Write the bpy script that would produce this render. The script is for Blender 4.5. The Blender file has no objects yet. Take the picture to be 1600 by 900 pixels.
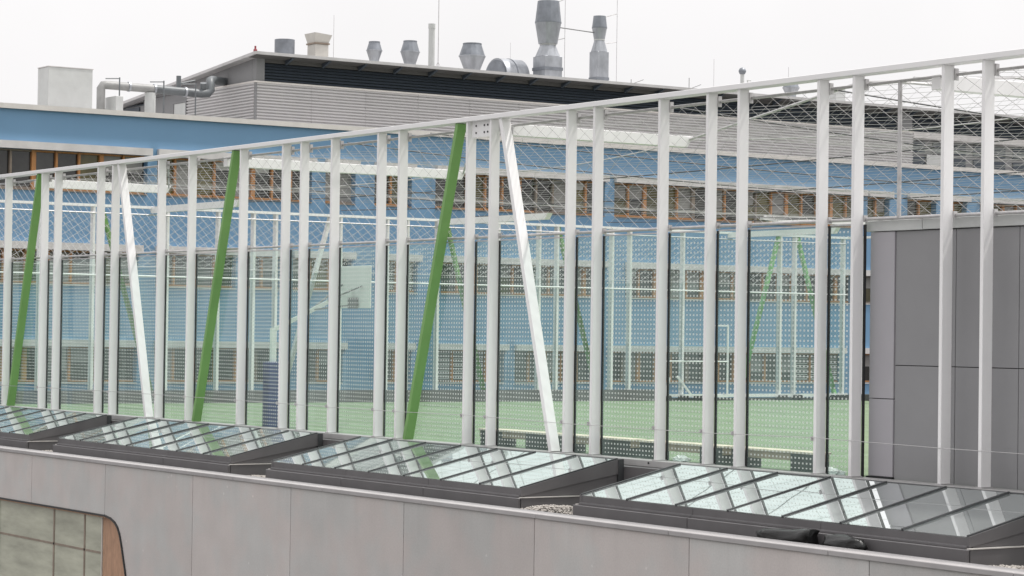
import bpy, math, random
from mathutils import Vector, Matrix
random.seed(7)
SC = bpy.context.scene
COL = SC.collection

# ------------------------------------------------------------------ camera
# frame: +X into the court, +Y along the near fence to the left, metres; z=0 is the court floor
YAW, PITCH, ROLL = math.atan(2528/3800.0), math.atan(71/3800.0), 0.0137
cam = bpy.data.objects.new('camera', bpy.data.cameras.new('camera'))
COL.objects.link(cam)
cam.data.sensor_width = 36.0
cam.data.lens = 3800/1600*36.0
cam.data.clip_start = 0.5
cam.data.clip_end = 9000
cam.matrix_world = (Matrix.Translation((-34.0, -38.28, 2.93)) @ Matrix.Rotation(-YAW, 4, 'Z')
                    @ Matrix.Rotation(math.pi/2 + PITCH, 4, 'X') @ Matrix.Rotation(ROLL, 4, 'Z'))
SC.camera = cam

# ------------------------------------------------------------------ light
SUN = Vector((0.40, -0.13, 0.90)).normalized()
w = bpy.data.worlds.new('World'); SC.world = w; w.use_nodes = True
nt = w.node_tree; nt.nodes.clear()
sky = nt.nodes.new('ShaderNodeTexSky'); sky.sky_type = 'NISHITA'; sky.sun_disc = False
sky.sun_elevation = math.asin(SUN.z); sky.sun_rotation = math.atan2(SUN.x, SUN.y)
sky.dust_density = 6.0; sky.air_density = 1.5
hsv = nt.nodes.new('ShaderNodeHueSaturation'); hsv.inputs['Saturation'].default_value = 0.10
mix = nt.nodes.new('ShaderNodeMixRGB'); mix.inputs[0].default_value = 0.85
mix.inputs[2].default_value = (9.35, 9.2, 9.25, 1)          # thin bright overcast in front of the blue
bg = nt.nodes.new('ShaderNodeBackground'); bg.inputs['Strength'].default_value = 0.10
out = nt.nodes.new('ShaderNodeOutputWorld')
nt.links.new(sky.outputs[0], hsv.inputs['Color']); nt.links.new(hsv.outputs[0], mix.inputs[1])
tcw = nt.nodes.new('ShaderNodeTexCoord'); sxw = nt.nodes.new('ShaderNodeSeparateXYZ')
nt.links.new(tcw.outputs['Generated'], sxw.inputs[0])
mrw = nt.nodes.new('ShaderNodeMapRange')                       # overcast: brighter towards the zenith, even all round
mrw.inputs[1].default_value = 0.0; mrw.inputs[2].default_value = 1.0
mrw.inputs[3].default_value = 0.85; mrw.inputs[4].default_value = 1.45
nt.links.new(sxw.outputs['Z'], mrw.inputs[0])
nzw = nt.nodes.new('ShaderNodeTexNoise'); nzw.inputs['Scale'].default_value = 5.0; nzw.inputs['Detail'].default_value = 4
nt.links.new(tcw.outputs['Generated'], nzw.inputs['Vector'])
mrc = nt.nodes.new('ShaderNodeMapRange'); mrc.inputs[1].default_value = .3; mrc.inputs[2].default_value = .7
mrc.inputs[3].default_value = .96; mrc.inputs[4].default_value = 1.04
nt.links.new(nzw.outputs['Fac'], mrc.inputs[0])
mul_ = nt.nodes.new('ShaderNodeMath'); mul_.operation = 'MULTIPLY'
nt.links.new(mrw.outputs[0], mul_.inputs[0]); nt.links.new(mrc.outputs[0], mul_.inputs[1]); mrw = mul_
vm = nt.nodes.new('ShaderNodeVectorMath'); vm.operation = 'SCALE'
nt.links.new(mix.outputs[0], vm.inputs[0]); nt.links.new(mrw.outputs[0], vm.inputs['Scale'])
nt.links.new(vm.outputs[0], bg.inputs['Color']); nt.links.new(bg.outputs[0], out.inputs['Surface'])
sl = bpy.data.lights.new('sun', 'SUN'); sl.energy = 2.6; sl.angle = math.radians(2.0); sl.color = (1, .97, .93)
sun = bpy.data.objects.new('sun', sl); COL.objects.link(sun)
sun.rotation_euler = SUN.to_track_quat('Z', 'Y').to_euler(); sun.location = (0, 0, 60)
SC.view_settings.view_transform = 'Standard'; SC.view_settings.look = 'None'
SC.view_settings.exposure = 0.32; SC.view_settings.gamma = 1.0
SC.cycles.transparent_max_bounces = 24

# ------------------------------------------------------------------ materials
def nodes(name):
    m = bpy.data.materials.new(name); m.use_nodes = True
    t = m.node_tree
    return m, t, t.nodes['Principled BSDF']

def mat(name, col, rough=0.6, metal=0.0, var=0.08, scale=1.5, bump=0.0, bscale=40, spec=0.5, stretch=(1, 1, 1), tint=0.0):
    """plain surface with mottling, fine grain and an optional per-object tint"""
    m, t, b = nodes(name)
    N, L = t.nodes.new, t.links.new
    tc = N('ShaderNodeNewGeometry'); mp = N('ShaderNodeMapping'); mp.inputs['Scale'].default_value = stretch
    L(tc.outputs['Position'], mp.inputs['Vector'])
    n1 = N('ShaderNodeTexNoise'); n1.inputs['Scale'].default_value = scale; n1.inputs['Detail'].default_value = 6
    n1.inputs['Roughness'].default_value = 0.6
    L(mp.outputs[0], n1.inputs['Vector'])
    mr = N('ShaderNodeMapRange'); mr.inputs[1].default_value = 0.3; mr.inputs[2].default_value = 0.7
    mr.inputs[3].default_value = 1-var; mr.inputs[4].default_value = 1+var
    L(n1.outputs['Fac'], mr.inputs[0])
    val = mr.outputs[0]
    if tint:
        oi = N('ShaderNodeObjectInfo'); r2 = N('ShaderNodeMapRange')
        r2.inputs[3].default_value = 1-tint; r2.inputs[4].default_value = 1+tint
        L(oi.outputs['Random'], r2.inputs[0])
        mm = N('ShaderNodeMath'); mm.operation = 'MULTIPLY'; L(val, mm.inputs[0]); L(r2.outputs[0], mm.inputs[1]); val = mm.outputs[0]
    hs = N('ShaderNodeHueSaturation'); hs.inputs['Color'].default_value = (*col, 1)
    L(val, hs.inputs['Value']); L(hs.outputs[0], b.inputs['Base Color'])
    b.inputs['Roughness'].default_value = rough; b.inputs['Metallic'].default_value = metal
    b.inputs['Specular IOR Level'].default_value = spec
    if bump:
        n2 = N('ShaderNodeTexNoise'); n2.inputs['Scale'].default_value = bscale; n2.inputs['Detail'].default_value = 4
        bp = N('ShaderNodeBump'); bp.inputs['Strength'].default_value = bump; bp.inputs['Distance'].default_value = 0.02
        L(n2.outputs['Fac'], bp.inputs['Height']); L(bp.outputs[0], b.inputs['Normal'])
    return m

M = {}
M['white'] = mat('white_painted_steel', (.81, .80, .80), .45, var=.025, scale=.9, stretch=(1, 1, .25), tint=.025)
M['green'] = mat('green_painted_steel', (.175, .345, .105), .45, var=.08, scale=1.0)
M['palegreen'] = mat('paler_green_steel', (.24, .50, .20), .5, var=.06, scale=1.0)  # paler green for the two right braces of the end fence
M['steel'] = mat('galvanised_tube', (.50, .49, .49), .45, .5, var=.15, scale=6)
M['wire'] = mat('net_wire', (.60, .59, .58), .45, .2, var=.1)
M['wiregrey'] = mat('roof_net_wire', (.34, .335, .33), .5, .2, var=.1)
M['wiredark'] = mat('dark_cable', (.06, .06, .065), .6, var=.1)
M['gasket'] = mat('black_gasket', (.012, .013, .014), .6, var=.1)
M['anth'] = mat('anthracite_aluminium', (.118, .112, .115), .5, .0, var=.10, scale=1.2, tint=.05)
M['anth_dark'] = mat('dark_glazing_bar', (.06, .062, .065), .42, .2, var=.1)
M['turf'] = mat('green_sports_floor', (.148, .202, .116), .9, var=.16, scale=.35, stretch=(2.6, .35, 1))
M['line'] = mat('floor_line_paint', (.42, .55, .40), .8, var=.15, scale=3)
M['blue'] = mat('blue_facade_panel', (.142, .270, .42), .6, var=.04, scale=.4, stretch=(1, 1, .4), tint=.02)
M['bluedark'] = mat('blue_reveal', (.06, .09, .16), .6, var=.1)
M['trim'] = mat('pale_metal_trim', (.62, .59, .56), .45, .2, var=.08)
M['ledge'] = mat('white_ledge', (.56, .54, .53), .6, var=.10, scale=1.5)
M['wood'] = mat('orange_window_timber', (.48, .215, .075), .55, var=.25, scale=3, stretch=(6, 6, .6))
M['woodgrey'] = mat('weathered_timber', (.24, .19, .15), .6, var=.2, scale=3)
M['wingl'] = mat('dark_window_glass', (.035, .034, .032), .06, var=.5, scale=.7, spec=.6, tint=.4)
M['olive'] = mat('olive_curtain_glass', (.10, .085, .03), .12, var=.45, scale=.8, spec=.5, tint=.3)
M['winlit'] = mat('painted_reflection_glass', (.42, .42, .34), .08, var=.30, scale=.9, spec=.8, stretch=(1, .4, 2))  # bright reflection painted into the pane's base colour
M['blind'] = mat('grey_window_blind', (.27, .26, .25), .6, var=.12)
M['blindw'] = mat('pale_slatted_blind', (.50, .49, .47), .6, var=.08)
M['clad'] = mat('silver_ribbed_cladding', (.50, .49, .49), .5, .0, var=.03, scale=.4, tint=.015)
M['louvre'] = mat('dark_louvre', (.055, .068, .085), .5, .1, var=.04, scale=.4)
M['plant'] = mat('grey_plant_panel', (.20, .20, .205), .55, var=.06, scale=.5)
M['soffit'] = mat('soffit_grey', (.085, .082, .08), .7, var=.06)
M['roofsheet'] = mat('roof_sheet', (.48, .47, .47), .5, .2, var=.1)
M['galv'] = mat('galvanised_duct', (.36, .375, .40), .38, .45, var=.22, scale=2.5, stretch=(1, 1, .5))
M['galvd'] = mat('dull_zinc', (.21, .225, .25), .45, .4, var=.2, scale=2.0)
M['cream'] = mat('cream_cowl_paint', (.52, .50, .46), .6, var=.1)
M['pvc'] = mat('grey_pipe', (.13, .142, .15), .45, var=.15, scale=2)
M['pvcpale'] = mat('lit_pipe_tone', (.29, .29, .285), .5, var=.2, scale=1.5)  # paler copy of the pipe grey, its lit stretch put into the colour
M['sill'] = mat('grey_fence_sill', (.36, .355, .35), .5, var=.1)
M['palegrey'] = mat('pale_grey_enamel', (.50, .51, .50), .5, var=.08)
M['red'] = mat('red_enamel', (.25, .04, .05), .5)
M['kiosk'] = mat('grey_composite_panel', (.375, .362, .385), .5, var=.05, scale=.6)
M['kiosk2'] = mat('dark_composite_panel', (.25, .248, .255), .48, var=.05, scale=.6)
M['gravelbase'] = mat('roof_membrane', (.16, .155, .15), .9, var=.2)
M['pebble'] = mat('gravel_stone', (.40, .37, .34), .9, var=.2, scale=3)
M['bench_top'] = mat('bench_timber', (.58, .50, .40), .6, var=.15, scale=2, stretch=(5, 1, 1))
M['bench_apron'] = mat('bench_apron_timber', (.34, .265, .20), .7, var=.2, scale=3)
M['bench_leg'] = mat('dark_bench_board', (.032, .038, .035), .6, var=.2)
M['navy'] = mat('navy_pole_pad', (.012, .026, .13), .6, var=.1, scale=2)
M['board'] = mat('pale_backboard', (.66, .68, .66), .4, var=.05)
M['bag'] = mat('black_plastic', (.006, .006, .006), .28, var=.3, bump=.3, bscale=14, spec=.5)
M['rubber'] = mat('black_rubber', (.012, .012, .012), .7)
M['asphalt'] = mat('courtyard_ground', (.10, .10, .095), .9, var=.2, scale=.3)
M['timberreveal'] = mat('tan_timber_lining', (.40, .235, .15), .6, var=.22, scale=2.2, stretch=(1, 6, 1.2), bump=.15, bscale=60)
M['blackframe'] = mat('black_window_frame', (.02, .02, .02), .4)

def concrete():
    m, t, b = nodes('fair_faced_concrete'); N, L = t.nodes.new, t.links.new
    g = N('ShaderNodeNewGeometry'); oi = N('ShaderNodeObjectInfo')
    def noise(scale, sc=(1, 1, 1), detail=6):
        mp = N('ShaderNodeMapping'); mp.inputs['Scale'].default_value = sc; L(g.outputs['Position'], mp.inputs[0])
        n = N('ShaderNodeTexNoise'); n.inputs['Scale'].default_value = scale; n.inputs['Detail'].default_value = detail
        L(mp.outputs[0], n.inputs['Vector']); return n.outputs['Fac']
    def rng(s, a, b_, lo=.3, hi=.7):
        r = N('ShaderNodeMapRange'); r.inputs[1].default_value = lo; r.inputs[2].default_value = hi
        r.inputs[3].default_value = a; r.inputs[4].default_value = b_; L(s, r.inputs[0]); return r.outputs[0]
    def mul(a, b_):
        x = N('ShaderNodeMath'); x.operation = 'MULTIPLY'; L(a, x.inputs[0]); L(b_, x.inputs[1]); return x.outputs[0]
    cloud = rng(noise(.9), .95, 1.05); streak = rng(noise(1.2, (1, 1, .3)), .98, 1.02); fine = rng(noise(26, detail=3), .95, 1.05)
    pan = rng(oi.outputs['Random'], .93, 1.07, 0, 1)
    v = mul(mul(cloud, streak), mul(fine, pan))
    # faint run-off marks hanging below the coping
    sx = N('ShaderNodeSeparateXYZ'); L(g.outputs['Position'], sx.inputs[0])
    near = rng(sx.outputs['Z'], 0, 1, -2.6, -1.05); run = rng(noise(3, (1, 1, .05), 4), 0, .07, .55, .78)
    mk = N('ShaderNodeMath'); mk.operation = 'MULTIPLY_ADD'; L(mul(near, run), mk.inputs[0]); mk.inputs[1].default_value = -1; mk.inputs[2].default_value = 1
    v = mul(v, mk.outputs[0])
    # pale lime specks
    vo = N('ShaderNodeTexVoronoi'); vo.inputs['Scale'].default_value = 1.6; L(g.outputs['Position'], vo.inputs['Vector'])
    sp = rng(vo.outputs['Distance'], 1.22, 1.0, .03, .07); v = mul(v, sp)
    mx = N('ShaderNodeMixRGB'); L(rng(noise(.8, detail=3), 0, 1, .42, .6), mx.inputs[0])
    mx.inputs[1].default_value = (.505, .465, .45, 1); mx.inputs[2].default_value = (.48, .47, .46, 1)
    hs = N('ShaderNodeHueSaturation'); L(mx.outputs[0], hs.inputs['Color']); L(v, hs.inputs['Value'])
    L(hs.outputs[0], b.inputs['Base Color']); b.inputs['Roughness'].default_value = .8
    bp = N('ShaderNodeBump'); bp.inputs['Strength'].default_value = .12; bp.inputs['Distance'].default_value = .01
    L(noise(40, detail=4), bp.inputs['Height']); L(bp.outputs[0], b.inputs['Normal'])
    return m
M['concrete'] = concrete()
M['coping'] = mat('pale_cast_coping', (.36, .345, .345), .75, var=.10, scale=1.5, bump=.1, bscale=60, tint=.03)

def dotted(name, axis, tint, veil, gloss, dots=True):
    """clear pane: tinted see-through, weak mirror, pale veil imitating reflected sky haze and a printed grid of small white squares"""
    m = bpy.data.materials.new(name); m.use_nodes = True; t = m.node_tree; t.nodes.clear()
    N, L = t.nodes.new, t.links.new
    o = N('ShaderNodeOutputMaterial')
    tr = N('ShaderNodeBsdfTransparent'); tr.inputs['Color'].default_value = (*tint, 1)
    gl = N('ShaderNodeBsdfGlossy'); gl.inputs['Roughness'].default_value = .01; gl.inputs['Color'].default_value = (.95, 1, .98, 1)
    lw = N('ShaderNodeFresnel'); lw.inputs['IOR'].default_value = gloss
    m1 = N('ShaderNodeMixShader'); L(lw.outputs[0], m1.inputs[0]); L(tr.outputs[0], m1.inputs[1]); L(gl.outputs[0], m1.inputs[2])
    g = N('ShaderNodeNewGeometry')
    df = N('ShaderNodeBsdfDiffuse'); df.inputs['Color'].default_value = (.64, .82, .78, 1)  # pale veil: sky reflection and haze put into the pane colour
    nz = N('ShaderNodeTexNoise'); nz.inputs['Scale'].default_value = .5; nz.inputs['Detail'].default_value = 4; L(g.outputs['Position'], nz.inputs['Vector'])
    mr = N('ShaderNodeMapRange'); mr.inputs[1].default_value = .35; mr.inputs[2].default_value = .7
    mr.inputs[3].default_value = veil*.6; mr.inputs[4].default_value = veil*1.5; L(nz.outputs['Fac'], mr.inputs[0])
    m2 = N('ShaderNodeMixShader'); L(mr.outputs[0], m2.inputs[0]); L(m1.outputs[0], m2.inputs[1]); L(df.outputs[0], m2.inputs[2])
    last = m2.outputs[0]
    if dots:
        sx = N('ShaderNodeSeparateXYZ'); L(g.outputs['Position'], sx.inputs[0])
        def band(s, pitch, duty, off):
            a = N('ShaderNodeMath'); a.operation = 'MULTIPLY_ADD'; a.inputs[1].default_value = 1/pitch; a.inputs[2].default_value = off; L(s, a.inputs[0])
            f = N('ShaderNodeMath'); f.operation = 'FRACT'; L(a.outputs[0], f.inputs[0])
            c = N('ShaderNodeMath'); c.operation = 'LESS_THAN'; c.inputs[1].default_value = duty; L(f.outputs[0], c.inputs[0]); return c.outputs[0]
        a = band(sx.outputs[axis], .125, .40, 100.3); b = band(sx.outputs[2], .110, .36, 100.2)
        mu = N('ShaderNodeMath'); mu.operation = 'MULTIPLY'; L(a, mu.inputs[0]); L(b, mu.inputs[1])
        m8 = N('ShaderNodeMath'); m8.operation = 'MULTIPLY'; m8.inputs[1].default_value = .70; L(mu.outputs[0], m8.inputs[0]); mu = m8
        d2 = N('ShaderNodeBsdfDiffuse'); d2.inputs['Color'].default_value = (.78, .82, .78, 1)
        m3 = N('ShaderNodeMixShader'); L(mu.outputs[0], m3.inputs[0]); L(last, m3.inputs[1]); L(d2.outputs[0], m3.inputs[2]); last = m3.outputs[0]
    L(last, o.inputs['Surface']); return m
M['pane_y'] = dotted('printed_fence_glass', 1, (.835, .925, .895), .105, 1.4)
M['pane_plain'] = dotted('fence_glass_margin', 1, (.835, .925, .895), .105, 1.4, dots=False)
M['pane_x'] = dotted('far_fence_glass', 0, (.90, .95, .93), .05, 1.2, dots=False)
M['pane_back'] = dotted('pane_rear_face', 1, (.985, .995, .99), 0.0, 1.02, dots=False)
M['pane_edge'] = mat('glass_edge', (.05, .12, .10), .2)

def mirror():
    m = bpy.data.materials.new('solar_control_glass'); m.use_nodes = True; t = m.node_tree; t.nodes.clear()
    N, L = t.nodes.new, t.links.new; o = N('ShaderNodeOutputMaterial')
    df = N('ShaderNodeBsdfDiffuse'); df.inputs['Color'].default_value = (.40, .43, .42, 1)
    gl = N('ShaderNodeBsdfGlossy'); gl.inputs['Roughness'].default_value = .012; gl.inputs['Color'].default_value = (.90, .93, .93, 1)
    g = N('ShaderNodeNewGeometry'); nz = N('ShaderNodeTexNoise'); nz.inputs['Scale'].default_value = .55; nz.inputs['Detail'].default_value = 1
    L(g.outputs['Position'], nz.inputs['Vector'])
    bp = N('ShaderNodeBump'); bp.inputs['Strength'].default_value = .06; bp.inputs['Distance'].default_value = .02
    L(nz.outputs['Fac'], bp.inputs['Height']); L(bp.outputs[0], gl.inputs['Normal'])
    ms = N('ShaderNodeMixShader'); ms.inputs[0].default_value = .78; L(df.outputs[0], ms.inputs[1]); L(gl.outputs[0], ms.inputs[2])
    L(ms.outputs[0], o.inputs['Surface']); return m
M['skyglass'] = mirror()

# ------------------------------------------------------------------ mesh helpers
def abs_loc(o):
    p = Vector((0, 0, 0))
    while o: p += o.location; o = o.parent
    return p

class MB:
    def __init__(s): s.v, s.f, s.mi = [], [], []
    def add(s, vs, fs, mi=0):
        n = len(s.v); s.v += [tuple(v) for v in vs]
        for f in fs: s.f.append(tuple(i+n for i in f)); s.mi.append(mi)
        return s
    def hexa(s, c, mi=0):
        return s.add(c, [(0, 3, 2, 1), (4, 5, 6, 7), (0, 1, 5, 4), (1, 2, 6, 5), (2, 3, 7, 6), (3, 0, 4, 7)], mi)
    def box(s, x0, x1, y0, y1, z0, z1, mi=0):
        x0, x1 = sorted((x0, x1)); y0, y1 = sorted((y0, y1)); z0, z1 = sorted((z0, z1))
        return s.hexa([(x0, y0, z0), (x1, y0, z0), (x1, y1, z0), (x0, y1, z0), (x0, y0, z1), (x1, y0, z1), (x1, y1, z1), (x0, y1, z1)], mi)
    def bar(s, p, q, w, h, up=(0, 0, 1), mi=0):
        p, q = Vector(p), Vector(q); d = (q-p).normalized(); a = d.cross(Vector(up)).normalized(); b = a.cross(d)
        a *= w/2; b *= h/2
        return s.hexa([p-a-b, p+a-b, p+a+b, p-a+b, q-a-b, q+a-b, q+a+b, q-a+b], mi)
    def path(s, pts, r, n=8, mi=0, cap=True):
        pts = [Vector(p) for p in pts]; base = len(s.v); up = None
        for i, p in enumerate(pts):
            d = (pts[min(i+1, len(pts)-1)] - pts[max(i-1, 0)]).normalized()
            a = d.cross(Vector((0, 0, 1)))
            if a.length < 1e-3: a = d.cross(Vector((0, 1, 0)))
            a.normalize()
            if up is not None:
                a = up - d*up.dot(d)
                if a.length < 1e-6: a = d.orthogonal()
                a.normalize()
            up = a; b = d.cross(a)
            for k in range(n):
                t = 2*math.pi*k/n; s.v.append(tuple(p + a*(r*math.cos(t)) + b*(r*math.sin(t))))
        for i in range(len(pts)-1):
            for k in range(n):
                k2 = (k+1) % n; s.f.append((base+i*n+k, base+i*n+k2, base+(i+1)*n+k2, base+(i+1)*n+k)); s.mi.append(mi)
        if cap:
            s.f.append(tuple(base+k for k in range(n))[::-1]); s.mi.append(mi)
            e = base+(len(pts)-1)*n; s.f.append(tuple(e+k for k in range(n))); s.mi.append(mi)
        return s
    def lathe(s, cx, cy, prof, n=20, mi=0):
        base = len(s.v)
        for r, z in prof:
            for k in range(n):
                t = 2*math.pi*k/n; s.v.append((cx+r*math.cos(t), cy+r*math.sin(t), z))
        for i in range(len(prof)-1):
            for k in range(n):
                k2 = (k+1) % n; s.f.append((base+i*n+k, base+i*n+k2, base+(i+1)*n+k2, base+(i+1)*n+k)); s.mi.append(mi)
        s.f.append(tuple(base+k for k in range(n))[::-1]); s.mi.append(mi)
        e = base+(len(prof)-1)*n; s.f.append(tuple(e+k for k in range(n))); s.mi.append(mi)
        return s
    def prism(s, poly, ax, a0, a1, mi=0):
        """poly of 2-D points extruded along axis ax (0: (y,z), 1: (x,z), 2: (x,y))"""
        def P(a, p): return (a, p[0], p[1]) if ax == 0 else (p[0], a, p[1]) if ax == 1 else (p[0], p[1], a)
        n = len(poly); base = len(s.v)
        s.v += [P(a0, p) for p in poly] + [P(a1, p) for p in poly]
        s.f.append(tuple(base+i for i in range(n))[::-1]); s.f.append(tuple(base+n+i for i in range(n))); s.mi += [mi, mi]
        for i in range(n):
            j = (i+1) % n; s.f.append((base+i, base+j, base+n+j, base+n+i)); s.mi.append(mi)
        return s
    def build(s, name, mats, parent=None, smooth=False, bevel=0, at=None):
        if not isinstance(mats, (list, tuple)): mats = [mats]
        org = abs_loc(parent) if parent else Vector((0, 0, 0))
        loc = Vector(at) if at is not None else None
        off = loc if loc is not None else org
        me = bpy.data.meshes.new(name)
        me.from_pydata([tuple(Vector(v)-off) for v in s.v], [], s.f)
        for k in mats: me.materials.append(M[k])
        me.polygons.foreach_set('material_index', s.mi)
        import bmesh
        bm = bmesh.new(); bm.from_mesh(me); bmesh.ops.recalc_face_normals(bm, faces=bm.faces)
        if bevel: bmesh.ops.bevel(bm, geom=[e for e in bm.edges if e.calc_face_angle(0) > .6], offset=bevel, segments=1, affect='EDGES')
        bm.to_mesh(me); bm.free()
        if smooth:
            for p in me.polygons: p.use_smooth = True
            try: me.set_sharp_from_angle(angle=math.radians(40))
            except Exception: pass
        o = bpy.data.objects.new(name, me); COL.objects.link(o)
        if parent: o.parent = parent
        if loc is not None: o.location = loc - org
        return o

def tag(o, label=None, cat=None, group=None, kind=None):
    if label: o['label'] = label
    if cat: o['category'] = cat
    if group: o['group'] = group
    if kind: o['kind'] = kind
    return o

def thing(name, label, cat, loc=(0, 0, 0), group=None):
    o = bpy.data.objects.new(name, None); COL.objects.link(o); o.location = loc; o.empty_display_size = .3
    return tag(o, label, cat, group)

def twin(o, parent, at, name=None):
    """another piece sharing o's mesh, placed with its own origin at the world point at"""
    c = o.copy(); COL.objects.link(c); c.parent = parent
    c.location = Vector(at) - (abs_loc(parent) if parent else Vector())
    return c

# ------------------------------------------------------------------ setting: ground, floors, roofs
R = 4000
tag(MB().add([(-R, -R, -12), (R, -R, -12), (R, R, -12), (-R, R, -12)], [(0, 1, 2, 3)]).build('ground', 'asphalt'), kind='structure')
tag(MB().box(.30, 43.6, -15, 49.4, -.4, 0).build('court_floor', 'turf'), kind='structure')
tag(MB().box(-.30, 44, -15.3, 50, -12, -.42).build('court_podium', 'anth'), kind='structure')
ml = MB()
for y in (7.5, 20.0, 33.0): ml.box(4, 42, y, y+.06, .004, .006)
ml.box(4, 4.06, 7.56, 33, .004, .006); ml.box(42, 42.06, 7.5, 33.06, .004, .006)
tag(ml.build('floor_marking', 'line'), kind='structure')
tag(MB().box(-4.05, -.31, -16, 60, -12, -1.27).build('lower_roof', 'gravelbase'), kind='structure')

# gravel on the lower roof: real pebbles
mg = MB()
def pebble(x, y, z, r):
    a, b, c = r*random.uniform(.8, 1.4), r*random.uniform(.8, 1.4), r*random.uniform(.5, .8); t = random.uniform(0, 3.1)
    ct, st = math.cos(t), math.sin(t)
    vs = [(x+a*ct, y+a*st, z), (x-b*st, y+b*ct, z), (x-a*ct, y-a*st, z), (x+b*st, y-b*ct, z), (x+random.uniform(-.3, .3)*a, y, z+c), (x, y, z-c)]
    mg.add(vs, [(0, 1, 4), (1, 2, 4), (2, 3, 4), (3, 0, 4), (1, 0, 5), (2, 1, 5), (3, 2, 5), (0, 3, 5)])
for g0 in (4.9, 19.1, 33.4, -9.3, 47.5):
    for i in range(4200):
        y = random.uniform(g0-.4, g0+2.8); x = random.uniform(-4.0, -.35)
        if g0 <= y <= g0+2.5 or x < -3.5: pebble(x, y, -1.25+random.uniform(-.01, .05) + (.30 if g0 == 4.9 else .16)*max(0, 1-((x+2.9)**2/1.3+(y-g0-1.6)**2/2.6)), random.uniform(.02, .036))
tag(mg.build('roof_gravel', 'pebble'), kind='stuff')

# ------------------------------------------------------------------ parapet wall in the foreground
wall = thing('parapet_wall', 'long grey concrete parapet wall with pale coping across the foreground', 'wall', (-4.25, 10, -8))
MB().box(-4.32, -4.06, -16, 24.6, -8, -1.08).box(-4.32, -4.06, 24.6, 36, -2.4, -1.08).box(-4.32, -4.06, 36, 62, -8, -1.08).build('wall_core', 'anth', wall)
ZT, ZB, XF = -1.052, -8.0, -4.42
jt = [62, 55.5, 49.2, 43.6, 38.3, 33.0, 27.5, 21.75, 16.17, 10.63, 5.18, -.25, -5.5, -10.8, -16]
arch = [(27.5, -2.545), (27.05, -2.60), (26.75, -2.70), (26.55, -2.83), (26.40, -3.02), (26.28, -3.28), (26.0, -4.0), (25.7, -4.9), (25.35, -6.0), (24.9, -8.0)]
for a, b in zip(jt[:-1], jt[1:]):
    a2, b2 = a-.012, b+.012
    if abs(a-27.5) < .01:
        poly = [(b2, ZT), (b2, ZB)] + [(p[0], p[1]) for p in arch[::-1]] + [(a2-.0, ZT)]
        poly[-2] = (a2, -2.545)
    elif b >= 27.4 and a <= 38.4: poly = [(b2, ZT), (b2, -2.545), (a2, -2.545), (a2, ZT)]
    else: poly = [(b2, ZT), (b2, ZB), (a2, ZB), (a2, ZT)]
    MB().prism(poly, 0, XF, -4.325).build('concrete_panel', 'concrete', wall)
cj = [62, 57.3, 52.4, 47.6, 42.9, 38.2, 33.4, 28.7, 24.0, 19.28, 14.48, 9.78, 5.07, .37, -4.43, -9.1, -16]
for a, b in zip(cj[:-1], cj[1:]):
    MB().prism([(-4.47, -1.05), (-4.47, -.945), (-3.98, -.935), (-3.98, -1.05)], 1, b+.008, a-.008).build('coping_stone', 'coping', wall, bevel=.012)
# recessed curved window, lower left
wn = thing('curved_window', 'recessed window with curved corner and tan timber lining in the concrete wall', 'window', (-4.2, 30, -8))
prof = arch + [(24.9, -8.0)]
mb = MB()
inner = [(27.5, -2.56)] + [(p[0]+.03, p[1]-.03) for p in arch[1:]]
for i in range(len(inner)-1):                                       # curved lining running back into the wall
    (y0, z0), (y1, z1) = inner[i], inner[i+1]
    mb.hexa([(-4.40, y0, z0), (-4.05, y0+.9, z0), (-4.05, y1+.9, z1), (-4.40, y1, z1),
             (-4.40, y0+.03, z0-.03), (-4.05, y0+.93, z0-.03), (-4.05, y1+.93, z1-.03), (-4.40, y1+.03, z1-.03)])
mb.box(-4.40, -4.05, 27.5, 36, -2.62, -2.57)
mb.build('timber_lining', 'timberreveal', wn)
mb = MB()
for i in range(len(arch)-1):
    (y0, z0), (y1, z1) = arch[i], arch[i+1]; mb.bar((-4.44, y0, z0), (-4.44, y1, z1), .05, .045, (1, 0, 0))
mb.bar((-4.44, 36, -2.55), (-4.44, 27.5, -2.55), .05, .045, (1, 0, 0)); mb.build('edge_trim', 'blackframe', wn)
MB().box(-4.30, -4.22, 27.93, 27.98, -8, -2.60).build('frame_post', 'cream', wn)
MB().box(-4.275, -4.262, 29.2, 29.3, -8, -2.6).box(-4.275, -4.262, 31.5, 31.6, -8, -2.6).box(-4.275, -4.262, 27.98, 36, -3.72, -3.66).build('inner_bar', 'woodgrey', wn)
MB().box(-4.26, -4.24, 27.98, 36, -8, -2.60).build('pane', 'winlit', wn)
MB().box(-4.27, -4.08, 24.65, 27.92, -8, -2.45).build('timber_board', 'timberreveal', wn)

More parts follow.
